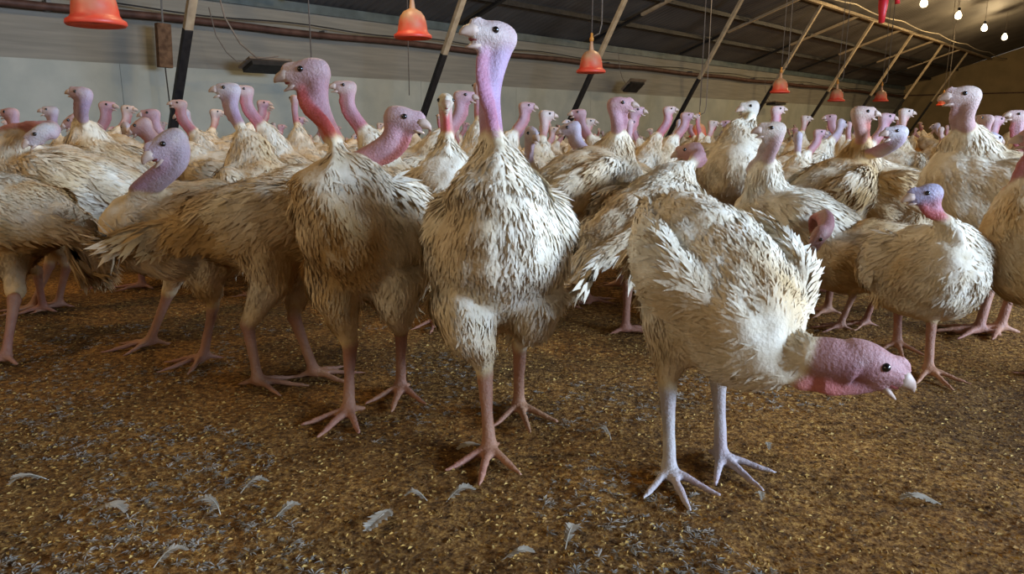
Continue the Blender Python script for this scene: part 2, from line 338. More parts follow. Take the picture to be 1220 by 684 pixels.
# ------------------------------------------------------------------ lamps
def lamp(p, label, power):
    r = empty('light_bulb', p); r.scale = (1.4, 1.4, 1.4)
    m1 = MB(); m1.lathe([(.0, -.085), (.03, -.08), (.05, -.055), (.055, -.025), (.045, .01), (.026, .04), (.02, .06)], n=16); m1.build('bulb', M['bulb'], r, True)
    m1 = MB(); m1.lathe([(.0, .11), (.022, .11), (.024, .055), (.018, .05)], n=14); m1.build('socket', M['dark'], r, True)
    D = -Vector(p).dot(NV)
    m1 = MB(); m1.tube([Vector((0, 0, .1)), Vector((0, 0, (roof_h(D)-p.z)/1.4))], .004, 6); m1.build('cord', M['cord'], r)
    l = bpy.data.lights.new('bulb_light', 'POINT'); l.energy = power; l.color = (1, .72, .38); l.shadow_soft_size = .06
    lo = bpy.data.objects.new('bulb_light', l); COL.objects.link(lo); lo.parent = r; lo.location = (0, 0, -.12)
    tag(r, label, 'lamp', 'glowing bulbs under the roof')
for px, py, lab in ((1101, 2, 'glowing bulb cut by the top edge, nearest and leftmost of the lamps'), (1142, 17, 'glowing bulb second from the left at the upper right'),
                    (1173, 32, 'glowing bulb third from the left at the upper right'), (1197, 43, 'glowing bulb lowest and rightmost at the upper right')):
    lamp(at_D(px, py, 4.8), lab, 230)
for t in (8.5, 3.5, -1.5): lamp(W(t, 4.8, 3.75), 'bulb of the same row hanging nearer than the four in view', 230)

# ------------------------------------------------------------------ turkeys
PINK = (.60, .38, .36); LILAC = (.50, .38, .52); RED = (.54, .18, .17); PALE = (.68, .50, .48)
LEG = (.44, .195, .135)
def bez(p0, p1, p2, p3, n):
    return [p0*(1-u)**3 + p1*3*u*(1-u)**2 + p2*3*u*u*(1-u) + p3*u**3 for u in [i/(n-1) for i in range(n)]]
def turkey_mesh(name, body_c, pitch, yaw, feet, head, hdir, head_up=(0, 0, 1), voxel=.006, cards=5000, size=1.0, head_col=PINK, neck_col=PINK, low_col=RED, nk=.92, bare=None,
                clean=.5, leg_col=LEG, feath=.38, seed=0, fat=1.0, tailang=-12, nb=(.19, .06), mouth=.25, necktan=.16, headtan=.10, hs=.9, bump=1.0, breast=None):
    """All coordinates relative to the bird's root on the litter. Returns mesh, eye and beak data."""
    rg = np.random.default_rng(seed)
    cy, sy, cp, sp_ = math.cos(yaw), math.sin(yaw), math.cos(pitch), math.sin(pitch)
    Xb = Vector((cy*cp, sy*cp, sp_)); Yb = Vector((-sy, cy, 0)); Zb = Xb.cross(Yb)
    body_c = Vector(body_c); head = Vector(head); hdir = Vector(hdir).normalized()
    s = size
    def B(x, y, z): return body_c + (Xb*x + Yb*y + Zb*z)*s
    mb = MB(); S = []          # S: samples (pos, radius, colour, feather, flow, cardlen)
    WHT = np.array((.84, .75, .58)); CRM = np.array((.62, .40, .155))
    def lofts(cs, ry, rz, col, fe, side, cl=.025, sm=True):
        mb.loft(cs, ry, rz, side)
        for i, c in enumerate(cs):
            fl = (cs[i] - cs[i-1]) if i else (cs[1] - cs[0])
            c_ = col[i] if isinstance(col, list) else col
            fe_ = fe[i] if isinstance(fe, list) else fe
            me_ = (c, .5*(ry[i]+rz[i]), c_, fe_, fl.normalized(), cl[i] if isinstance(cl, list) else cl)
            if i and (c - S[-1][0]).length > .03:
                pv = S[-1]; ns_ = min(5, int((c - pv[0]).length/.02)+1); same = (pv[2][0] < 0) == (c_[0] < 0)
                for j in range(1, ns_):
                    w_ = j/ns_; nr = pv if w_ < .5 else me_
                    S.append((pv[0].lerp(c, w_), pv[1]*(1-w_)+me_[1]*w_, tuple(pv[2][z]*(1-w_)+c_[z]*w_ for z in range(3)) if same else nr[2], nr[3], fl.normalized(), nr[5]))
            S.append(me_)
    WH = (-1, -1, -1)
    # trunk, breast to rump so that the feathers flow backwards
    prof = [(.245, .03, .03, .0), (.225, .07, .075, -.005), (.18, .108, .115, -.012), (.11, .135, .138, -.018), (.03, .143, .140, -.012), (-.06, .136, .128, 0), (-.14, .112, .100, .014), (-.20, .080, .066, .03), (-.235, .045, .032, .04)]
    lofts([B(x, 0, z) for x, a, b_, z in prof], [a*s*fat for x, a, b_, z in prof], [b_*s*fat for x, a, b_, z in prof], WH, 1, Yb)
    # wings folded on the sides
    for sg in (1, -1):
        wp = [(.15, .095, .03, .02, .035), (.10, .122, .03, .03, .065), (.02, .135, .025, .032, .078), (-.08, .125, .02, .028, .072), (-.17, .095, .012, .022, .052), (-.25, .06, .005, .014, .032), (-.30, .04, -.005, .008, .015)]
        lofts([B(x, sg*y*fat, z) for x, y, z, a, b_ in wp], [a*s for x, y, z, a, b_ in wp], [b_*s for x, y, z, a, b_ in wp], WH, 1, Yb, .055)
    ta = R(tailang); T_ = lambda d, z=0: (-.20 - d*math.cos(ta), .035 + d*math.sin(ta) + z)
    tp = [(0, .05, .028), (.06, .062, .02), (.12, .075, .013), (.17, .080, .009), (.20, .06, .006)]
    lofts([B(T_(d)[0], 0, T_(d)[1]) for d, a, b_ in tp], [a*s for d, a, b_ in tp], [b_*s for d, a, b_ in tp], WH, 1, Yb, .075)
    # neck
    n0 = B(nb[0]-.03, 0, nb[1]-.02); d0 = (Xb*.55 + Zb*.85 if pitch > -.2 else Xb).normalized()
    up = Vector(head_up)
    hy = up.cross(hdir).normalized(); hu = hdir.cross(hy)
    hb = head - hdir*.022*hs*s - hu*.012*s
    L = (hb-n0).length
    nend = (hdir*.25 - hu*1.0).normalized() if abs(hdir.z) < .5 or hdir.z > 0 else (-hdir)
    if (hb.z - n0.z) < .12: nend = -hdir
    pts = bez(n0, n0 + d0*necktan*(L/.3), hb + nend*headtan*(L/.3), hb, 15)
    rr, cc, ff = [], [], []
    for i in range(15):
        u = i/14.0
        if u < feath:
            q = u/feath; r_ = ((.05 if feath > .4 or feath < .1 else .07)*(1-q)**1.1 + .034)*s; cc.append(WH); ff.append(1)
        else:
            q = (u-feath)/(1-feath); r_ = (.0285 - .003*math.sin(q*math.pi))*s*hs*nk
            if q < .12: cc.append(low_col)
            elif q < .5:
                k = (q-.12)/.38; cc.append(tuple(low_col[j]*(1-k)*.6 + neck_col[j]*(1-(1-k)*.6) for j in range(3)))
            else: cc.append(neck_col)
            ff.append(0)
        rr.append(r_)
    side_n = Yb if abs(d0.dot(Yb)) < .6 else hy
    lofts(pts[::-1], rr[::-1], [x*1.06 for x in rr[::-1]], cc[::-1], ff[::-1], Yb*.5 + hy*.5 if Yb.dot(hy) > 0 else Yb*.5 - hy*.5, .028)
    # head
    hp = [(-.050, .012, .012, .004), (-.042, .024, .025, .003), (-.024, .029, .031, .002), (-.004, .030, .0315, .002), (.016, .0265, .028, .001), (.032, .0215, .0225, -.001), (.046, .0175, .0175, -.003), (.058, .0135, .013, -.005)]
    k = hs*s
    lofts([head + hdir*x*k + hu*z*k for x, a, b_, z in hp], [a*k for x, a, b_, z in hp], [b_*k for x, a, b_, z in hp], head_col, 0, hy)
    ld = (hdir*math.cos(mouth*.8+.08) - hu*math.sin(mouth*.8+.08)); j0 = head + hdir*.006*k - hu*.015*k
    lofts([j0, j0 + ld*.018*k, j0 + ld*.034*k, j0 + ld*.046*k], [.018*k, .015*k, .011*k, .008*k], [.013*k, .010*k, .0065*k, .0045*k], tuple(c*1.02 for c in head_col), 0, hy)
    for sg in (1, -1): S.append((head - hdir*.022*k + hu*.002*k + hy*sg*.033*k, .007*k, PALE, 0, hdir, .03))
    S.append((head + hdir*.036*k + hu*.024*k, .012*k, tuple(min(1, c*1.15) for c in head_col), 0, hdir, .03))
    # dewlap along the front of the neck, reaching below the feather line; snood
    i1 = max(1, int((feath - .15 if bare is None else bare)*14)); ids = [i for i in range(13, i1-1, -1)]
    fold = tuple(neck_col[j]*.15 + low_col[j]*.85 for j in range(3))
    wl, w1, w2, wc = [head + hdir*.020*k - hu*.030*k], [.007*k], [.012*k], [neck_col]
    for i in ids:
        T = (pts[i+1] - pts[i-1]).normalized(); fv = hdir - T*hdir.dot(T)
        if fv.length < .3: fv = -hu - T*(-hu).dot(T)
        fx_ = Xb - T*Xb.dot(T); q = (14-i)/(14-i1)
        fv = (fv.normalized()*max(0, 1-q*1.8) + fx_.normalized()*min(1, q*1.8)).normalized()
        wl.append(pts[i] + fv*(rr[i]*.90 + .012*k)); w1.append((.0085 + .010*max(0, q-.35))*k); w2.append(.016*k*(1.1 if q < .5 else .9))
        wc.append(tuple(fold[j]*(1-max(0, q-.4)/.6) + low_col[j]*max(0, q-.4)/.6 for j in range(3)))
    lofts(wl, w1, w2, wc, 0, hy)
    sn = [head + hdir*x*k + hu*z*k for x, z in ((.028, .022), (.040, .023), (.052, .018), (.060, .009))]
    lofts(sn, [.006*k, .007*k, .006*k, .004*k], [.006*k, .007*k, .006*k, .004*k], tuple(min(1, c*1.1) for c in head_col), 0, hy)
    # legs
    for i, (fx, fy, fz, fyaw) in enumerate(feet):
        sg = 1 if i == 0 else -1
        an = Vector((fx, fy, fz + .022*s))
        hip = B(-.03, sg*.075, -.05)
        back = Vector((-math.cos(fyaw), -math.sin(fyaw), 0))
        hock = Vector((an.x, an.y, 0))*.78 + Vector((hip.x, hip.y, 0))*.22 + back*.025*s; hock.z = fz + .165*s
        knee = hip.lerp(hock, .45) - back*.035*s
        th = [hip, hip.lerp(knee, .6), knee, knee.lerp(hock, .5), hock.lerp(knee, .12)]
        lofts(th, [.070*s, .064*s, .052*s, .036*s, .022*s], [.076*s, .068*s, .055*s, .037*s, .022*s], WH, 1, Yb, [.03, .026, .02, .013, .006])
        sh = [hock + Vector((0, 0, .02*s)), hock, hock.lerp(an, .12), hock.lerp(an, .5), hock.lerp(an, .88), an]
        sr = [.016*s, .021*s, .0165*s, .0130*s, .0140*s, .019*s]
        lofts(sh, sr, sr, leg_col, 0, Yb)
        for a, ln in ((0, .135), (R(42), .112), (R(-42), .112), (R(168), .058)):
            dd = Vector((math.cos(fyaw+a), math.sin(fyaw+a), 0)); kn = .016*s
            tp = [an - Vector((0, 0, .004*s)), an + dd*ln*.35*s - Vector((0, 0, .004*s)), an + dd*ln*.7*s - Vector((0, 0, .012*s)), an + dd*ln*s - Vector((0, 0, .016*s))]
            lofts(tp, [.013*s, .0092*s, .0078*s, .0042*s], [.013*s, .0085*s, .0070*s, .004*s], leg_col, 0, Vector((0, 0, 1)).cross(dd))
    # fuse into one skin
    me = bpy.data.meshes.new('tmp'); me.from_pydata(mb.v, [], mb.f)
    o = bpy.data.objects.new('tmp', me); COL.objects.link(o)
    md = o.modifiers.new('r', 'REMESH'); md.mode = 'VOXEL'; md.voxel_size = voxel
    dg = bpy.context.evaluated_depsgraph_get(); ev = o.evaluated_get(dg); rm = bpy.data.meshes.new_from_object(ev)
    bpy.data.objects.remove(o); bpy.data.meshes.remove(me)
    nv = len(rm.vertices); V = np.empty(nv*3); rm.vertices.foreach_get('co', V); V = V.reshape(-1, 3)
    ne = len(rm.edges); E = np.empty(ne*2, int); rm.edges.foreach_get('vertices', E); E = E.reshape(-1, 2)
    faces = [tuple(p_.vertices) for p_ in rm.polygons]
    SP = np.array([q[0] for q in S]); SR = np.array([q[1] for q in S]); SF = np.array([q[3] for q in S], float)
    SC = np.array([q[2] for q in S], float); FL = np.array([q[4] for q in S]); CL = np.array([q[5] for q in S])
    def weights(V):
        V4 = V.astype(np.float32); S4 = SP.astype(np.float32)
        d = np.sqrt(np.maximum((V4**2).sum(1)[:, None] + (S4**2).sum(1)[None] - 2*V4 @ S4.T, 0)); e = (d - SR[None].astype(np.float32))/.03
        e -= e.min(1, keepdims=True); w_ = np.exp(-(e*8)); return w_/w_.sum(1, keepdims=True)
    Wt = weights(V); fe = Wt @ SF
    deg = np.bincount(E.ravel(), minlength=nv).astype(float)
    def lap(A):
        acc = np.zeros_like(A)
        for j in range(A.shape[1]):
            acc[:, j] = np.bincount(E[:, 0], A[E[:, 1], j], nv) + np.bincount(E[:, 1], A[E[:, 0], j], nv)
        return acc/deg[:, None]
    wf = np.clip(fe*1.3-.1, 0, 1)[:, None]
    its = int(16*(.006/voxel))
    for it in range(max(its, 3)):
        wgt = wf*.6 + (1-wf)*(.5 if it < 3 else .0)
        V = V + (lap(V)-V)*wgt
    rm.vertices.foreach_set('co', V.ravel()); rm.update()
    N = np.empty(nv*3); rm.vertices.foreach_get('normal', N); N = N.reshape(-1, 3)
    # feather clumps
    off = seed*7.3
    nz = np.array([(noise.noise(Vector(v)*11 + Vector((off, 0, 0))), noise.noise(Vector((v[0]*26, v[1]*26, v[2]*20 + off))), noise.noise(Vector(v)*6.5 + Vector((0, off, 3)))) for v in V.tolist()])
    V = V + N*((nz[:, 0]*.016 + nz[:, 1]*.006)*bump*s*wf[:, 0])[:, None] + N*(nz[:, 1]*.0012*(1-wf[:, 0]))[:, None]
    flow = Wt @ FL; cl = Wt @ CL
    ishw = SC[:, 0] < 0
    SC2 = SC.copy(); SC2[ishw] = CRM
    col = Wt @ SC2
    # plumage colour: cream white, dirt-stained low and in patches
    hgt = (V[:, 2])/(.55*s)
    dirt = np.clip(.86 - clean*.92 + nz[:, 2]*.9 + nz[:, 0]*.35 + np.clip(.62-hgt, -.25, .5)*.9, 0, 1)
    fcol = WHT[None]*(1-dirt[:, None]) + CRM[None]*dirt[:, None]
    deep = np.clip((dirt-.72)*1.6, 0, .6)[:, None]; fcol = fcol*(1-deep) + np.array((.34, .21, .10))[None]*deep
    col = col*(1-wf) + fcol*wf
    skn = (1-wf)*(nz[:, 2:3]*.45); col = np.clip(col*(1 + skn*np.array((.3, .6, .2))[None])*(1 - (1-wf)*np.array((.14, .03, .20))[None]), 0, 1)
    # feather cards
    idx = np.where((fe > .85) & (V[:, 2] > .175*s))[0]
    cards = int(cards*2.8)
    rm.vertices.foreach_set('co', V.ravel()); rm.update(); N2 = np.empty(nv*3); rm.vertices.foreach_get('normal', N2); N2 = N2.reshape(-1, 3)
    verts = V.tolist(); cols = col.tolist(); nrm = N2.copy()
    if cards and len(idx):
        pk = rg.choice(idx, cards)
        P = V[pk] + rg.normal(0, voxel*.4, (cards, 3)); n_ = N[pk]
        f = flow[pk] + rg.normal(0, .24, (cards, 3)) + np.array((0, 0, -.25))
        dn = (f*n_).sum(1, keepdims=True)/np.linalg.norm(f, axis=1, keepdims=True); out_ = dn > .8; inn = dn < -.75
        f = np.where(out_, flow[pk], f - n_*(f*n_).sum(1, keepdims=True)); f /= np.linalg.norm(f, axis=1, keepdims=True) + 1e-9
        zb = np.array(Zb)[None]; n_ = np.where(out_, zb - f*(f*zb).sum(1, keepdims=True), n_); n_ = n_/(np.linalg.norm(n_, axis=1, keepdims=True)+1e-9)
        sd = np.cross(n_, f); ln = (cl[pk]*rg.uniform(.6, 1.25, cards)*s)[:, None]*np.where(inn, .05, 1.0); wd = ln*rg.uniform(.05, .14, cards)[:, None]
        lf = rg.uniform(.0, .14, cards)[:, None]
        base = P - n_*.002; mid = P + f*ln*.5 + n_*ln*lf*.55; tip = P + f*ln + n_*ln*(lf*.55)
        tn = rg.uniform(.9, 1.1, cards)[:, None]; cc_ = np.clip(col[pk]*tn, 0, 1)
        A = np.stack([base - sd*wd*.5, base + sd*wd*.5, mid + sd*wd, mid - sd*wd, tip], 1).reshape(-1, 3)
        own = np.cross(sd, f); own *= np.sign((own*n_).sum(1, keepdims=True)); nn = np.where(out_, own, N2[pk]*.92 + own*.08) + rg.normal(0, .08, (cards, 3)); nn /= np.linalg.norm(nn, axis=1, keepdims=True)
        nrm = np.concatenate([nrm, np.repeat(nn, 5, 0)])
        b0 = len(verts); verts += A.tolist(); cols += np.repeat(cc_, 5, 0).tolist()
        for i in range(cards):
            q = b0 + i*5; faces.append((q+3, q+2, q+1, q)); faces.append((q+4, q+2, q+3))
    me = bpy.data.meshes.new(name); me.from_pydata(verts, [], faces)
    me.materials.append(M['plumage']); me.materials.append(M['skin'])
    ca = me.color_attributes.new('Col', 'FLOAT_COLOR', 'POINT')
    ca.data.foreach_set('color', np.concatenate([np.array(cols), np.ones((len(cols), 1))], 1).ravel())
    nf0 = len(rm.polygons); fl_ = wf[:, 0]
    mi = np.zeros(len(faces), int)
    f4 = [faces[i] for i in range(nf0)]
    mi[:nf0] = [1 if fl_[f_[0]] < .5 else 0 for f_ in f4]
    me.polygons.foreach_set('material_index', mi); me.polygons.foreach_set('use_smooth', [True]*len(faces)); me.update(); me.normals_split_custom_set_from_vertices(nrm.tolist())
    bpy.data.meshes.remove(rm)
    # eyes, beak
    ey = []
    for sg in (1, -1):
        m1 = MB(); c = head + hdir*.012*k + hu*.008*k + hy*sg*.0245*k
        rad = .0070*k; prof = [(max(rad*math.sin(a), 1e-5), -rad*math.cos(a)) for a in np.linspace(0, math.pi, 9)]
        m1.lathe(prof, c, 12); ey.append(m1)
    bk = MB(); up_ = [(.044, -.002), (.056, -.003), (.067, -.007), (.073, -.011), (.077, -.016)]
    bk.loft([head + hdir*x*k + hu*z*k for x, z in up_], [.0172*k, .0145*k, .0105*k, .0065*k, .002*k], [.0168*k, .0138*k, .0098*k, .006*k, .002*k], hy, 12)
    bk.loft([j0 + ld*x*k + hu*.001*k for x in (.028, .040, .050, .057)], [.0125*k, .010*k, .0065*k, .002*k], [.0072*k, .0055*k, .0035*k, .0015*k], hy, 12)
    if mouth >= .3:
        ml = MB(); md_ = (hdir + ld).normalized(); c0 = j0.lerp(head + hdir*.03*k - hu*.008*k, .5)
        ml.loft([c0, c0 + md_*.012*k, c0 + md_*.026*k, c0 + md_*.036*k], [.015*k, .0155*k, .011*k, .004*k], [.003*k, .007*k, .007*k, .003*k], hy, 12); bk.lining = ml
    return me, ey, bk

def finish(me, ey, bk, loc, label, group=None):
    o = bpy.data.objects.new('turkey', me); COL.objects.link(o); o.location = loc
    for e_ in ey: e_.build('eye', M['eye'], o, True)
    bk.build('beak', M['beak'], o, True)
    if bk.lining: bk.lining.build('open_mouth', M['mouth'], o, True)
    tag(o, label, 'turkey', group); return o

def dirv(az, el): return Vector((math.cos(R(az))*math.cos(R(el)), math.sin(R(az))*math.cos(R(el)), math.sin(R(el))))
def hero(label, feet, body, dbody, yaw, pitch, head, dhead, haz, hel, group='turkeys standing at the front of the flock', fyaw=None, **kw):
    """feet: two pixels on the litter; body/head: pixel plus depth offset from the feet; angles in degrees (0 right, 90 away)."""
    if kw.get('voxel', 0) >= .007: body = (body[0], body[1]+13)
    g = [at_ground(*f) for f in feet]; root = (g[0]+g[1])/2; root.z = 0
    bc = at_Y(body[0], body[1], root.y + dbody); hc = at_Y(head[0], head[1], root.y + dhead)
    fy = R(yaw if fyaw is None else fyaw)
    HB.append((bc.x, bc.y, R(yaw)))
    fl = [(q.x-root.x, q.y-root.y, ground_z(q.x, q.y)*.5 if abs(q.x) < 2.2 and q.y < 3.3 else 0, fy + (.15 if i == 0 else -.15)) for i, q in enumerate(g)]
    me, ey, bk = turkey_mesh('turkey', bc-root, R(pitch), R(yaw), fl, hc-root, dirv(haz, hel), **kw)
    return finish(me, ey, bk, root, label, group)
HB = []
# --- left foot of the bird first, then its right foot
hero('tall turkey facing the camera with stretched lilac neck, front middle', [(618, 492), (583, 545)], (592, 312), .03, -88, 52, (588, 44), .03, 213, 12,
     voxel=.005, cards=9000, clean=.88, fat=.9, tailang=25, head_col=(.66, .46, .50), neck_col=(.50, .32, .50), low_col=(.56, .22, .34), seed=1, mouth=.40, nk=.88, feath=.30, bare=.12, nb=(.21, .02), necktan=.12, headtan=.12, hs=.98)
hero('turkey facing left with open beak and long red throat, left of the stretched one', [(478, 470), (416, 498)], (437, 284), .03, -100, 44, (367, 87), -.02, 186, -4,
     voxel=.005, cards=8000, clean=.28, tailang=25, head_col=(.66, .42, .44), neck_col=(.58, .32, .36), low_col=(.60, .07, .05), seed=2, mouth=.4, fat=.9, nk=.84, feath=.28, bare=.10, nb=(.20, .02), necktan=.14, headtan=.12, hs=.95)
hero('turkey bending its pink head low to the right over the litter, front right', [(858, 553), (797, 572)], (852, 330), .12, -77, -24, (1036, 434), -.10, -6, -20,
     voxel=.005, cards=9000, clean=.78, head_col=(.54, .28, .27), neck_col=(.46, .22, .23), low_col=(.72, .22, .20), leg_col=(.50, .38, .42), seed=3, mouth=.4, feath=.0, nb=(.19, -.05), necktan=.06, headtan=.16, hs=1.2, nk=1.12, size=.96, fat=1.0, tailang=-70)
hero('turkey in profile facing right, long tail to the left, head behind the red-throated one', [(375, 452), (308, 462)], (330, 262), .10, 8, 10, (480, 142), .10, -12, -8,
     voxel=.006, cards=8000, clean=.22, head_col=(.62, .38, .42), neck_col=(.54, .28, .33), low_col=(.56, .16, .16), seed=4, mouth=.2, feath=.26, hs=1.0, tailang=-4)
hero('turkey with drooping open beak and lilac head turned left, at the left', [(243, 432), (180, 415)], (242, 270), .02, -140, 8, (200, 172), -.17, 212, -27,
     voxel=.006, cards=7000, clean=.35, head_col=(.56, .38, .46), neck_col=(.48, .32, .42), low_col=(.46, .24, .32), seed=5, mouth=.4, feath=.2, bare=.02, nb=(.17, .0), hs=1.0)
hero('turkey at the left edge seen from the rear with ragged brown tail feathers', [(52, 372), (8, 432)], (2, 258), .05, 172, 8, (-90, 130), .0, 180, 0,
     voxel=.006, cards=7000, clean=.2, seed=6, tailang=-50, fat=1.1)
hero('turkey behind the ragged one with mottled head and neck bent down, left edge', [(70, 368), (40, 372)], (85, 205), .05, -165, 12, (48, 160), -.15, 205, -30,
     voxel=.007, cards=5000, clean=.45, head_col=(.55, .42, .46), neck_col=(.50, .30, .38), seed=7)
hero('turkey with raised lilac head facing left against the pale wall', [(170, 345), (130, 345)], (140, 200), .10, 170, 30, (97, 112), .0, 172, 12,
     voxel=.007, cards=5000, clean=.45, head_col=(.52, .34, .42), neck_col=(.46, .31, .44), low_col=(.46, .28, .36), seed=8, mouth=.1)
hero('fluffy cream turkey with pink head facing right, behind the stretched one', [(700, 362), (665, 366)], (688, 212), .05, 20, 22, (738, 125), .0, -4, 4,
     voxel=.007, cards=6500, clean=.5, head_col=(.62, .34, .36), neck_col=(.60, .34, .40), low_col=(.58, .28, .34), seed=9, fat=1.05)
hero('ruffled white-backed turkey with dragging tail, pink head beyond the bent one', [(800, 388), (745, 398)], (770, 262), .08, 38, 20, (822, 180), .25, 150, -10,
     voxel=.006, cards=9000, clean=.78, head_col=(.60, .34, .34), neck_col=(.58, .32, .32), low_col=(.56, .28, .28), seed=10, tailang=-22, fat=1.05)
hero('turkey facing left with white lower neck, cream body right of the ruffled back', [(985, 375), (945, 380)], (958, 258), .05, 170, 22, (920, 155), -.05, 182, 2,
     voxel=.007, cards=6000, clean=.6, head_col=(.66, .46, .44), neck_col=(.60, .36, .38), low_col=(.62, .46, .46), seed=11, feath=.45)
hero('turkey with head hanging down between bodies, left of the small-bodied one', [(1030, 390), (1000, 394)], (1040, 290), .05, 176, -5, (975, 283), -.22, 205, -50,
     voxel=.007, cards=4500, clean=.15, size=.85, feath=.1, head_col=(.46, .22, .22), neck_col=(.42, .20, .20), seed=12)
hero('turkey with white feathered neck and pale head, behind the ruffled back', [(885, 330), (860, 333)], (872, 195), .05, -100, 30, (893, 128), .0, 200, -5,
     voxel=.008, cards=4500, clean=.72, head_col=(.62, .46, .43), neck_col=(.62, .50, .46), low_col=(.64, .54, .48), seed=13, feath=.7)
hero('turkey with brown-pink head facing right and a red throat over a cream body', [(1015, 345), (980, 350)], (985, 220), .1, 15, 25, (1028, 135), .0, -4, 2,
     voxel=.007, cards=5500, clean=.3, head_col=(.56, .34, .34), neck_col=(.54, .28, .28), low_col=(.58, .14, .12), seed=14, feath=.36)
hero('turkey with lilac open-beaked head facing left in front of brown wing feathers', [(1080, 345), (1045, 348)], (1075, 222), .1, 172, 15, (1068, 158), -.05, 185, 0,
     voxel=.007, cards=6500, clean=.12, head_col=(.60, .48, .56), neck_col=(.50, .34, .44), low_col=(.50, .22, .32), seed=15, mouth=.5)
hero('small-bodied turkey with blue-grey head and red neck facing left, right side', [(1105, 448), (1068, 415)], (1100, 322), .03, -100, 20, (1103, 232), -.12, 186, -5,
     voxel=.006, cards=7000, clean=.85, head_col=(.42, .34, .48), neck_col=(.50, .20, .24), low_col=(.60, .13, .12), seed=16, feath=.30, mouth=.15, size=.95)
hero('big cream turkey with tall pale head facing left near the right edge', [(1190, 398), (1165, 400)], (1200, 240), .15, 178, 28, (1148, 115), .05, 180, 2,
     voxel=.006, cards=7000, clean=.4, head_col=(.66, .44, .44), neck_col=(.60, .36, .38), low_col=(.58, .32, .32), seed=17, feath=.38, size=1.12)
hero('turkey cut by the right edge with only its side and thigh showing', [(1300, 450), (1272, 455)], (1292, 300), .05, 160, 15, (1240, 165), .1, 150, 0,
     voxel=.007, cards=5000, clean=.35, head_col=(.58, .28, .30), neck_col=(.52, .24, .26), low_col=(.52, .16, .16), seed=18)
hero('turkey looking straight at the camera with red wattle, left of the stretched one', [(545, 385), (520, 388)], (535, 235), .06, -85, 36, (531, 122), .0, -82, -4,
     voxel=.007, cards=5000, clean=.6, head_col=(.66, .50, .48), neck_col=(.60, .30, .34), low_col=(.60, .09, .11), seed=19, feath=.34, mouth=.4)

# --- the flock behind: a few birds modelled once and copied
def proto(seed, head, hdir, pitch, **kw):
    feet = [(.02, .07, 0, 0), (-.03, -.07, 0, 0)]
    a = dict(voxel=.010, cards=2200, seed=seed); a.update(kw)
    me, ey, bk = turkey_mesh('turkey', (0, 0, .35), R(pitch), 0, feet, head, hdir, **a)
    em_ = [e_ for e_ in ey]
    def mk(m1, nm, mat):
        m_ = bpy.data.meshes.new(nm); m_.from_pydata(m1.v, [], m1.f); m_.polygons.foreach_set('use_smooth', [True]*len(m_.polygons)); m_.materials.append(mat); return m_
    return dict(me=me, eyes=[mk(e_, 'eye', M['eye']) for e_ in ey], beak=mk(bk, 'beak', M['beak']), head=Vector(head))
PR = {
 'f': proto(31, (.27, 0, .72), (1, 0, 0), 22, clean=.45, head_col=(.60, .36, .38), neck_col=(.56, .32, .36), low_col=(.56, .2, .22)),
 'l': proto(32, (.25, .02, .74), dirv(55, 5), 28, clean=.35, head_col=(.56, .40, .48), neck_col=(.50, .34, .44), low_col=(.50, .26, .34), mouth=.4),
 'r': proto(33, (.24, -.02, .71), dirv(-60, 0), 25, clean=.55, head_col=(.64, .44, .44), neck_col=(.58, .34, .36), low_col=(.58, .18, .18)),
 't': proto(34, (.23, 0, .80), dirv(10, 8), 34, clean=.5, head_col=(.62, .38, .40), neck_col=(.58, .30, .36), low_col=(.58, .14, .16)),
 'p': proto(35, (.30, .03, .64), dirv(25, -12), 14, clean=.6, head_col=(.54, .42, .52), neck_col=(.50, .36, .46), low_col=(.5, .3, .36)),
 'd': proto(36, (.33, -.03, .58), dirv(-15, -25), 10, clean=.3, head_col=(.58, .34, .36), neck_col=(.54, .30, .32), low_col=(.56, .2, .2)),
}
BOD = []
def circles(x, y, c, s_, sc): return [(x + c*q*sc, y + s_*q*sc) for q in (-.20, -.03, .13)]
def clash(cs): return sum(max(0, .27 - math.hypot(a-x, b_-y))**1 for a, b_ in cs for x, y in BOD if abs(a-x) < .3)
def place(kind, hx, hy, Y, yaw, label, group):
    best = None
    for fy in (1, 1.05, .95, 1.1, 1.16, .9, 1.24, 1.33, 1.43, 1.55, 1.7, 1.9, 2.1):
        for dy in (0, 20, -20, 40, -40, 65, -65):
            P_ = PR[kind]; H = at_Y(hx, hy, Y*fy); s = max(.80, min(1.18, H.z/P_['head'].z))
            rot = R(yaw+dy); c, s_ = math.cos(rot), math.sin(rot); hl = P_['head']*s
            x, y = H.x - (hl.x*c - hl.y*s_), H.y - (hl.x*s_ + hl.y*c)
            sc_ = clash(circles(x, y, c, s_, s))*22 + abs(fy-1)*1.2 + abs(dy)/90 + abs(s*P_['head'].z - H.z)*8
            if best is None or sc_ < best[0]: best = (sc_, fy, dy, circles(x, y, c, s_, s))
    Y *= best[1]; yaw += best[2]; BOD.extend(best[3])
    P_ = PR[kind]; H = at_Y(hx, hy, Y); s = max(.80, min(1.18, H.z/P_['head'].z))
    rot = R(yaw); c, s_ = math.cos(rot), math.sin(rot); hl = P_['head']*s
    off = Vector((hl.x*c - hl.y*s_, hl.x*s_ + hl.y*c, 0))
    o = bpy.data.objects.new('turkey', P_['me']); COL.objects.link(o)
    o.location = (H.x-off.x, H.y-off.y, 0); o.rotation_euler = (0, 0, rot); o.scale = (s, s, s)
    for e_ in P_['eyes']:
        q = bpy.data.objects.new('eye', e_); q.parent = o; COL.objects.link(q)
    q = bpy.data.objects.new('beak', P_['beak']); q.parent = o; COL.objects.link(q)
    tag(o, label, 'turkey', group); return o
G1 = 'turkeys in the middle of the flock'
for x, y, yw in HB: BOD.extend(circles(x, y, math.cos(yw), math.sin(yw), 1.0))
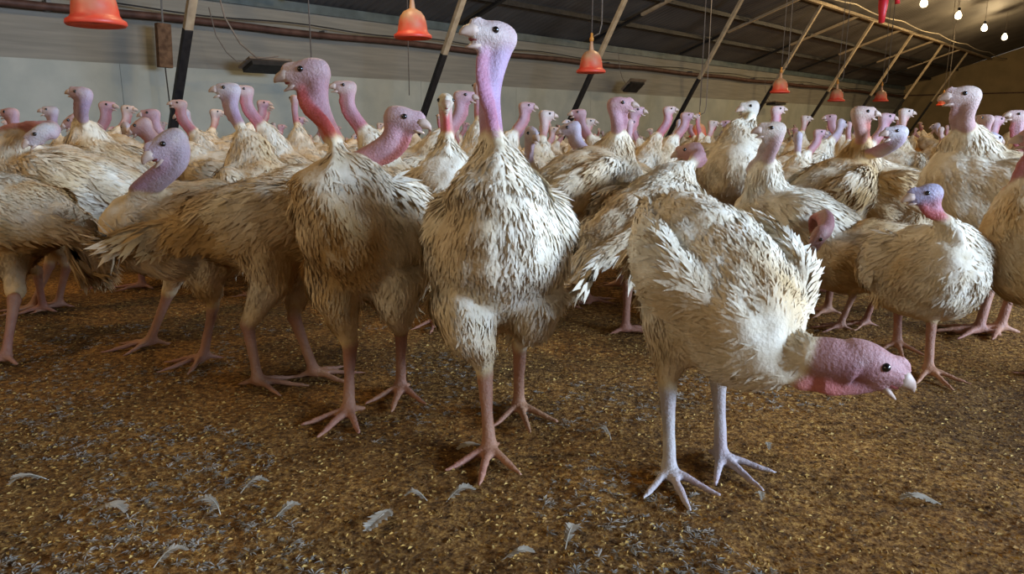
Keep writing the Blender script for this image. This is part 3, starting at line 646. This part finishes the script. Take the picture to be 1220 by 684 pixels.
MID = [
 ('f', 12, 135, 2.9, 170, 'turkey with blurred pink head at the far left edge against the wall'),
 ('l', 60, 132, 3.2, 130, 'turkey with lilac head turned left, second head from the left edge'),
 ('d', 88, 142, 3.8, 200, 'small lilac head low between the left edge heads and the raised lilac one'),
 ('f', 127, 126, 4.4, 0, 'turkey with pink head facing right, just right of the raised lilac head'),
 ('r', 152, 130, 4.8, 60, 'turkey with small lilac head just left of the hanging wood block cord'),
 ('p', 150, 152, 3.6, -60, 'small lilac head low down, right of the raised lilac head'),
 ('d', 168, 150, 3.2, 190, 'pale head tucked above the drooping open-beaked turkey'),
 ('f', 180, 136, 3.7, 185, 'long pink head stretched left under the first slanting post'),
 ('t', 214, 124, 4.2, 185, 'turkey with pink head facing left at the foot of the first slanting post'),
 ('p', 218, 136, 3.9, 150, 'lilac head just below the one at the foot of the first slanting post'),
 ('r', 257, 134, 6.0, 90, 'small distant reddish neck left of the open-beaked pair'),
 ('l', 272, 107, 3.0, 130, 'turkey with open beak and pale head facing left, left one of a close pair'),
 ('t', 292, 108, 3.2, 182, 'turkey with reddish pink neck right beside the open-beaked pale head'),
 ('f', 313, 118, 3.8, 10, 'turkey with pink head facing right, right of the close pair'),
 ('r', 318, 128, 4.2, 40, 'pink head overlapping the one right of the close pair'),
 ('t', 350, 118, 3.8, 95, 'turkey with lilac neck seen from behind, left of the long red throat'),
 ('f', 356, 143, 5.2, 0, 'small lilac head low behind the open-mouthed tall turkey'),
 ('t', 412, 104, 3.1, 182, 'turkey with small pale lilac head facing left, right of the red throat'),
 ('f', 552, 115, 3.6, 0, 'turkey with lilac head facing right just left of the stretched neck'),
 ('t', 569, 104, 3.0, 95, 'turkey with plain pink neck close beside the stretched neck'),
 ('p', 470, 130, 5.0, 30, 'small distant head half behind the pink profile head'),
 ('f', 627, 127, 4.1, 10, 'first small head right of the stretched neck, facing right'),
 ('r', 651, 137, 4.3, 60, 'second small head right of the stretched neck'),
 ('p', 634, 160, 3.0, -30, 'lilac head low beside the shoulder of the stretched turkey'),
 ('p', 680, 153, 2.9, 160, 'lilac head facing left above the fluffy cream back'),
 ('f', 690, 135, 4.6, 180, 'small pink head facing left above the lilac one'),
 ('r', 702, 145, 5.4, 60, 'small dim head between the lilac one and the big pink one'),
 ('f', 757, 132, 3.2, 0, 'dark pink head just behind the big pink head facing right'),
 ('f', 750, 147, 2.7, 5, 'turkey with reddish throat facing right below the big pink head'),
 ('t', 797, 131, 3.2, 0, 'turkey with slim pink neck and head facing right, left of the low drinker'),
 ('p', 812, 147, 3.7, 10, 'lilac head low just left of the low red drinker'),
 ('f', 818, 138, 4.6, 0, 'small head behind, touching the low red drinker'),
 ('r', 849, 147, 6.5, 50, 'tiny pink head right of the low red drinker'),
 ('f', 866, 147, 6.0, 170, 'tiny pink head left of the white-necked turkey'),
 ('p', 866, 162, 4.2, 10, 'pale lilac head facing right just left of the white neck'),
 ('t', 926, 131, 3.1, 0, 'tan head facing right behind the one with a white lower neck'),
 ('p', 950, 163, 3.8, 60, 'lilac neck between the white-lower-neck turkey and the pink profile'),
 ('f', 976, 158, 3.1, 0, 'turkey with pink profile facing right before the brown-pink one'),
 ('r', 960, 141, 7.0, 60, 'tiny distant head under the fifth slanting post'),
 ('f', 990, 140, 6.0, 170, 'distant pink head below the farthest-but-two drinker'),
 ('p', 1003, 147, 5.0, 10, 'distant pink head left of the brown-pink head'),
 ('f', 1056, 140, 4.0, 0, 'head facing right behind the lilac open-beaked one'),
 ('r', 1079, 134, 5.0, 60, 'small red-throated head right of the lilac open-beaked one'),
 ('p', 1115, 150, 8.0, 100, 'tiny head in the gap left of the big pale head'),
 ('p', 1184, 165, 2.9, -10, 'lilac head facing right with open beak behind the big cream turkey'),
 ('f', 1188, 143, 4.4, 10, 'dim pink head above the lilac one near the right edge'),
 ('t', 1212, 138, 3.0, 175, 'dark pink head and red neck at the right edge'),
]
occ = []
for a in MID:
    o = place(*a, G1); occ.append((o.location.x, o.location.y))
# the rest of the flock fills the shed to the far wall
kinds = list(PR); random.seed(21); cnt = 0; tries = 0
heros = [o for o in COL.objects if o.name.startswith('turkey') and o.parent is None]
occ = [(o.location.x, o.location.y) for o in heros]
while cnt < 135 and tries < 9000:
    tries += 1
    Y = 3.0 + (random.random()**.75)*17
    px = random.uniform(-40, 1240); q = at_Y(px, 152, Y)
    D = -q.dot(NV)
    if D > WALL_D - .8 or q.dot(DV) > T1-1: continue
    mind = .40 if Y < 6 else .55 if Y < 10 else .8
    if any((q.x-a)**2 + (q.y-b_)**2 < mind**2 for a, b_ in occ): continue
    yw = random.uniform(0, 6.28); cs_ = circles(q.x, q.y, math.cos(yw), math.sin(yw), .95)
    if clash(cs_) > .02: continue
    BOD.extend(cs_)
    occ.append((q.x, q.y)); k = random.choice(kinds)
    P_ = PR[k]; s = random.uniform(.86, .96); 
    hz = P_['head'].z*s; hpx = at_Y(px, 152, Y)
    o = bpy.data.objects.new('turkey', P_['me']); COL.objects.link(o); o.location = (q.x, q.y, 0); o.rotation_euler = (0, 0, yw); o.scale = (s, s, s)
    for e_ in P_['eyes']:
        e2 = bpy.data.objects.new('eye', e_); e2.parent = o; COL.objects.link(e2)
    e2 = bpy.data.objects.new('beak', P_['beak']); e2.parent = o; COL.objects.link(e2)
    tag(o, 'white turkey standing deep in the crowded flock behind the front birds', 'turkey', 'turkeys far back in the flock'); cnt += 1

# ------------------------------------------------------------------ litter bits
def flakes(name, n, region, ln, pal, label, cat, seed, flat=.5):
    rg = np.random.default_rng(seed); (x0, x1, y0, y1) = region
    Y = y0 + (y1-y0)*rg.random(n)**1.5; X = rg.uniform(x0, x1, n)*(.35 + Y*.75)
    vs, fs, cs = [], [], []
    for i in range(n):
        if name == 'feather_scraps' and noise.noise(Vector((X[i]*2.6, Y[i]*2.6, 9))) < .16 + .25*X[i] - .12*(Y[i] < 1.0): continue
        c = Vector((X[i], Y[i], ground_z(X[i], Y[i]) + .002)); a = rg.uniform(0, 6.28); L = ln*rg.uniform(.5, 1.5); wd = L*rg.uniform(.2, .5)
        d = Vector((math.cos(a), math.sin(a), rg.uniform(-flat, flat))).normalized(); s_ = Vector((-math.sin(a), math.cos(a), rg.uniform(-flat, flat)))
        b0 = len(vs); up = Vector((0, 0, .25*L))
        if name == 'feather_scraps':
            nb_ = 8; q = pal[rg.integers(len(pal))]; v = rg.uniform(.7, 1.2)
            for j in range(nb_):
                a2 = a + rg.normal(0, 1.3); d2 = Vector((math.cos(a2), math.sin(a2), rg.uniform(-.05, .12))); s2 = Vector((-math.sin(a2), math.cos(a2), 0)); b0 = len(vs)
                l2 = L*rg.uniform(.5, 1.3); vs += [c - s2*.0005, c + d2*l2*.6 + s2*.0011 + up*.4, c + d2*l2, c + d2*l2*.6 - s2*.0011 + up*.3]; fs.append((b0, b0+1, b0+2, b0+3)); cs += [(q[0]*v, q[1]*v, q[2]*v, 1)]*4
            continue
        vs += [c - d*L/2, c + s_*wd/2 + up, c + d*L/2, c - s_*wd/2]; fs.append((b0, b0+1, b0+2, b0+3))
        q = pal[rg.integers(len(pal))]; v = rg.uniform(.7, 1.2); cs += [(q[0]*v, q[1]*v, q[2]*v, 1)]*4
    me = bpy.data.meshes.new(name); me.from_pydata(vs, [], fs); me.materials.append(M['flake'])
    ca = me.color_attributes.new('Col', 'FLOAT_COLOR', 'POINT'); ca.data.foreach_set('color', np.array(cs).ravel())
    o = bpy.data.objects.new(name, me); COL.objects.link(o); tag(o, label, cat, kind='stuff')
flakes('wood_shavings', 60000, (-1.0, 1.0, .45, 3.2), .0075, [(.42, .235, .055), (.30, .155, .04), (.20, .10, .028), (.44, .27, .075), (.10, .05, .016)], 'golden brown wood shavings covering the floor', 'litter', 5, .3)
flakes('feather_scraps', 9000, (-1.0, 1.0, .45, 2.4), .013, [(.34, .29, .22), (.25, .22, .17), (.20, .155, .10)], 'small white scraps of down scattered over the litter', 'down', 6, .25)
# single fallen feathers that can be picked out
def feather(L, seed):
    """a vane of separate ragged barbs either side of a bent quill"""
    rg = random.Random(seed); m1 = MB(); bend = rg.uniform(-.35, .35); n = 22
    def Q(u): return Vector((L*(u-.5), bend*L*(u-.5)**2*2, .006 + .010*math.sin(u*3.1)))
    m1.tube([Q(-.22 + 1.15*i/7) for i in range(8)], .0009, 5)
    for i in range(n):
        u = .02 + .95*i/(n-1); w_ = L*.30*math.sin(math.pi*min(1, u*.80+.16))**.6
        for sg in (1, -1):
            l_ = w_*rg.uniform(.65, 1.15); sl = .8 + rg.uniform(-.2, .2); r0 = Q(u); dz = Vector((0, 0, rg.uniform(-.1, .5)))
            dd = (Vector((sl, sg*1.0, 0)) + dz*.4).normalized(); wv = Vector((L*.055, 0, 0))
            m1.add([r0 - wv, r0 + wv, r0 + dd*l_*.7 + wv*.9, r0 + dd*l_, r0 + dd*l_*.7 - wv*.9], [(0, 1, 2, 3, 4)])
    return m1
FE = [(30, 575, .07, 'white feather lying on the litter near the left edge'), (135, 610, .08, 'curled pale feather on the litter, lower left'), (250, 605, .07, 'pale fluff feather on the litter under the left part of the flock'),
      (206, 668, .06, 'bluish white feather at the bottom edge, lower left'), (305, 580, .06, 'small feather lying left of the red-throated turkey feet'), (345, 615, .06, 'greyish feather below the red-throated turkey'),
      (495, 595, .05, 'round pale feather on the litter below the stretched turkey'), (550, 592, .07, 'cream feather in front of the stretched turkey feet'), (455, 625, .10, 'long thin feather quill lying at the bottom middle'),
      (680, 640, .07, 'pale feather at the bottom, right of the middle'), (620, 665, .06, 'pale feather cut near the bottom edge, middle'), (915, 535, .04, 'small feather right of the bending turkey feet'),
      (1095, 598, .08, 'pale feather lying below the bending turkey beak'), (905, 595, .04, 'small pale feather below the bending turkey right foot'), (560, 535, .07, 'feather beside the front foot of the stretched turkey'), (720, 520, .05, 'small white feather between the two front turkeys')]
for i, (px, py, L, lab) in enumerate(FE):
    p = at_ground(px, py); o = feather(L*.72, i).build('fallen_feather', M['down'], None, True); o.location = (p.x, p.y, ground_z(p.x, p.y)); o.rotation_euler = (0, 0, random.uniform(0, 6.28))
    tag(o, lab, 'feather', 'fallen feathers on the litter')
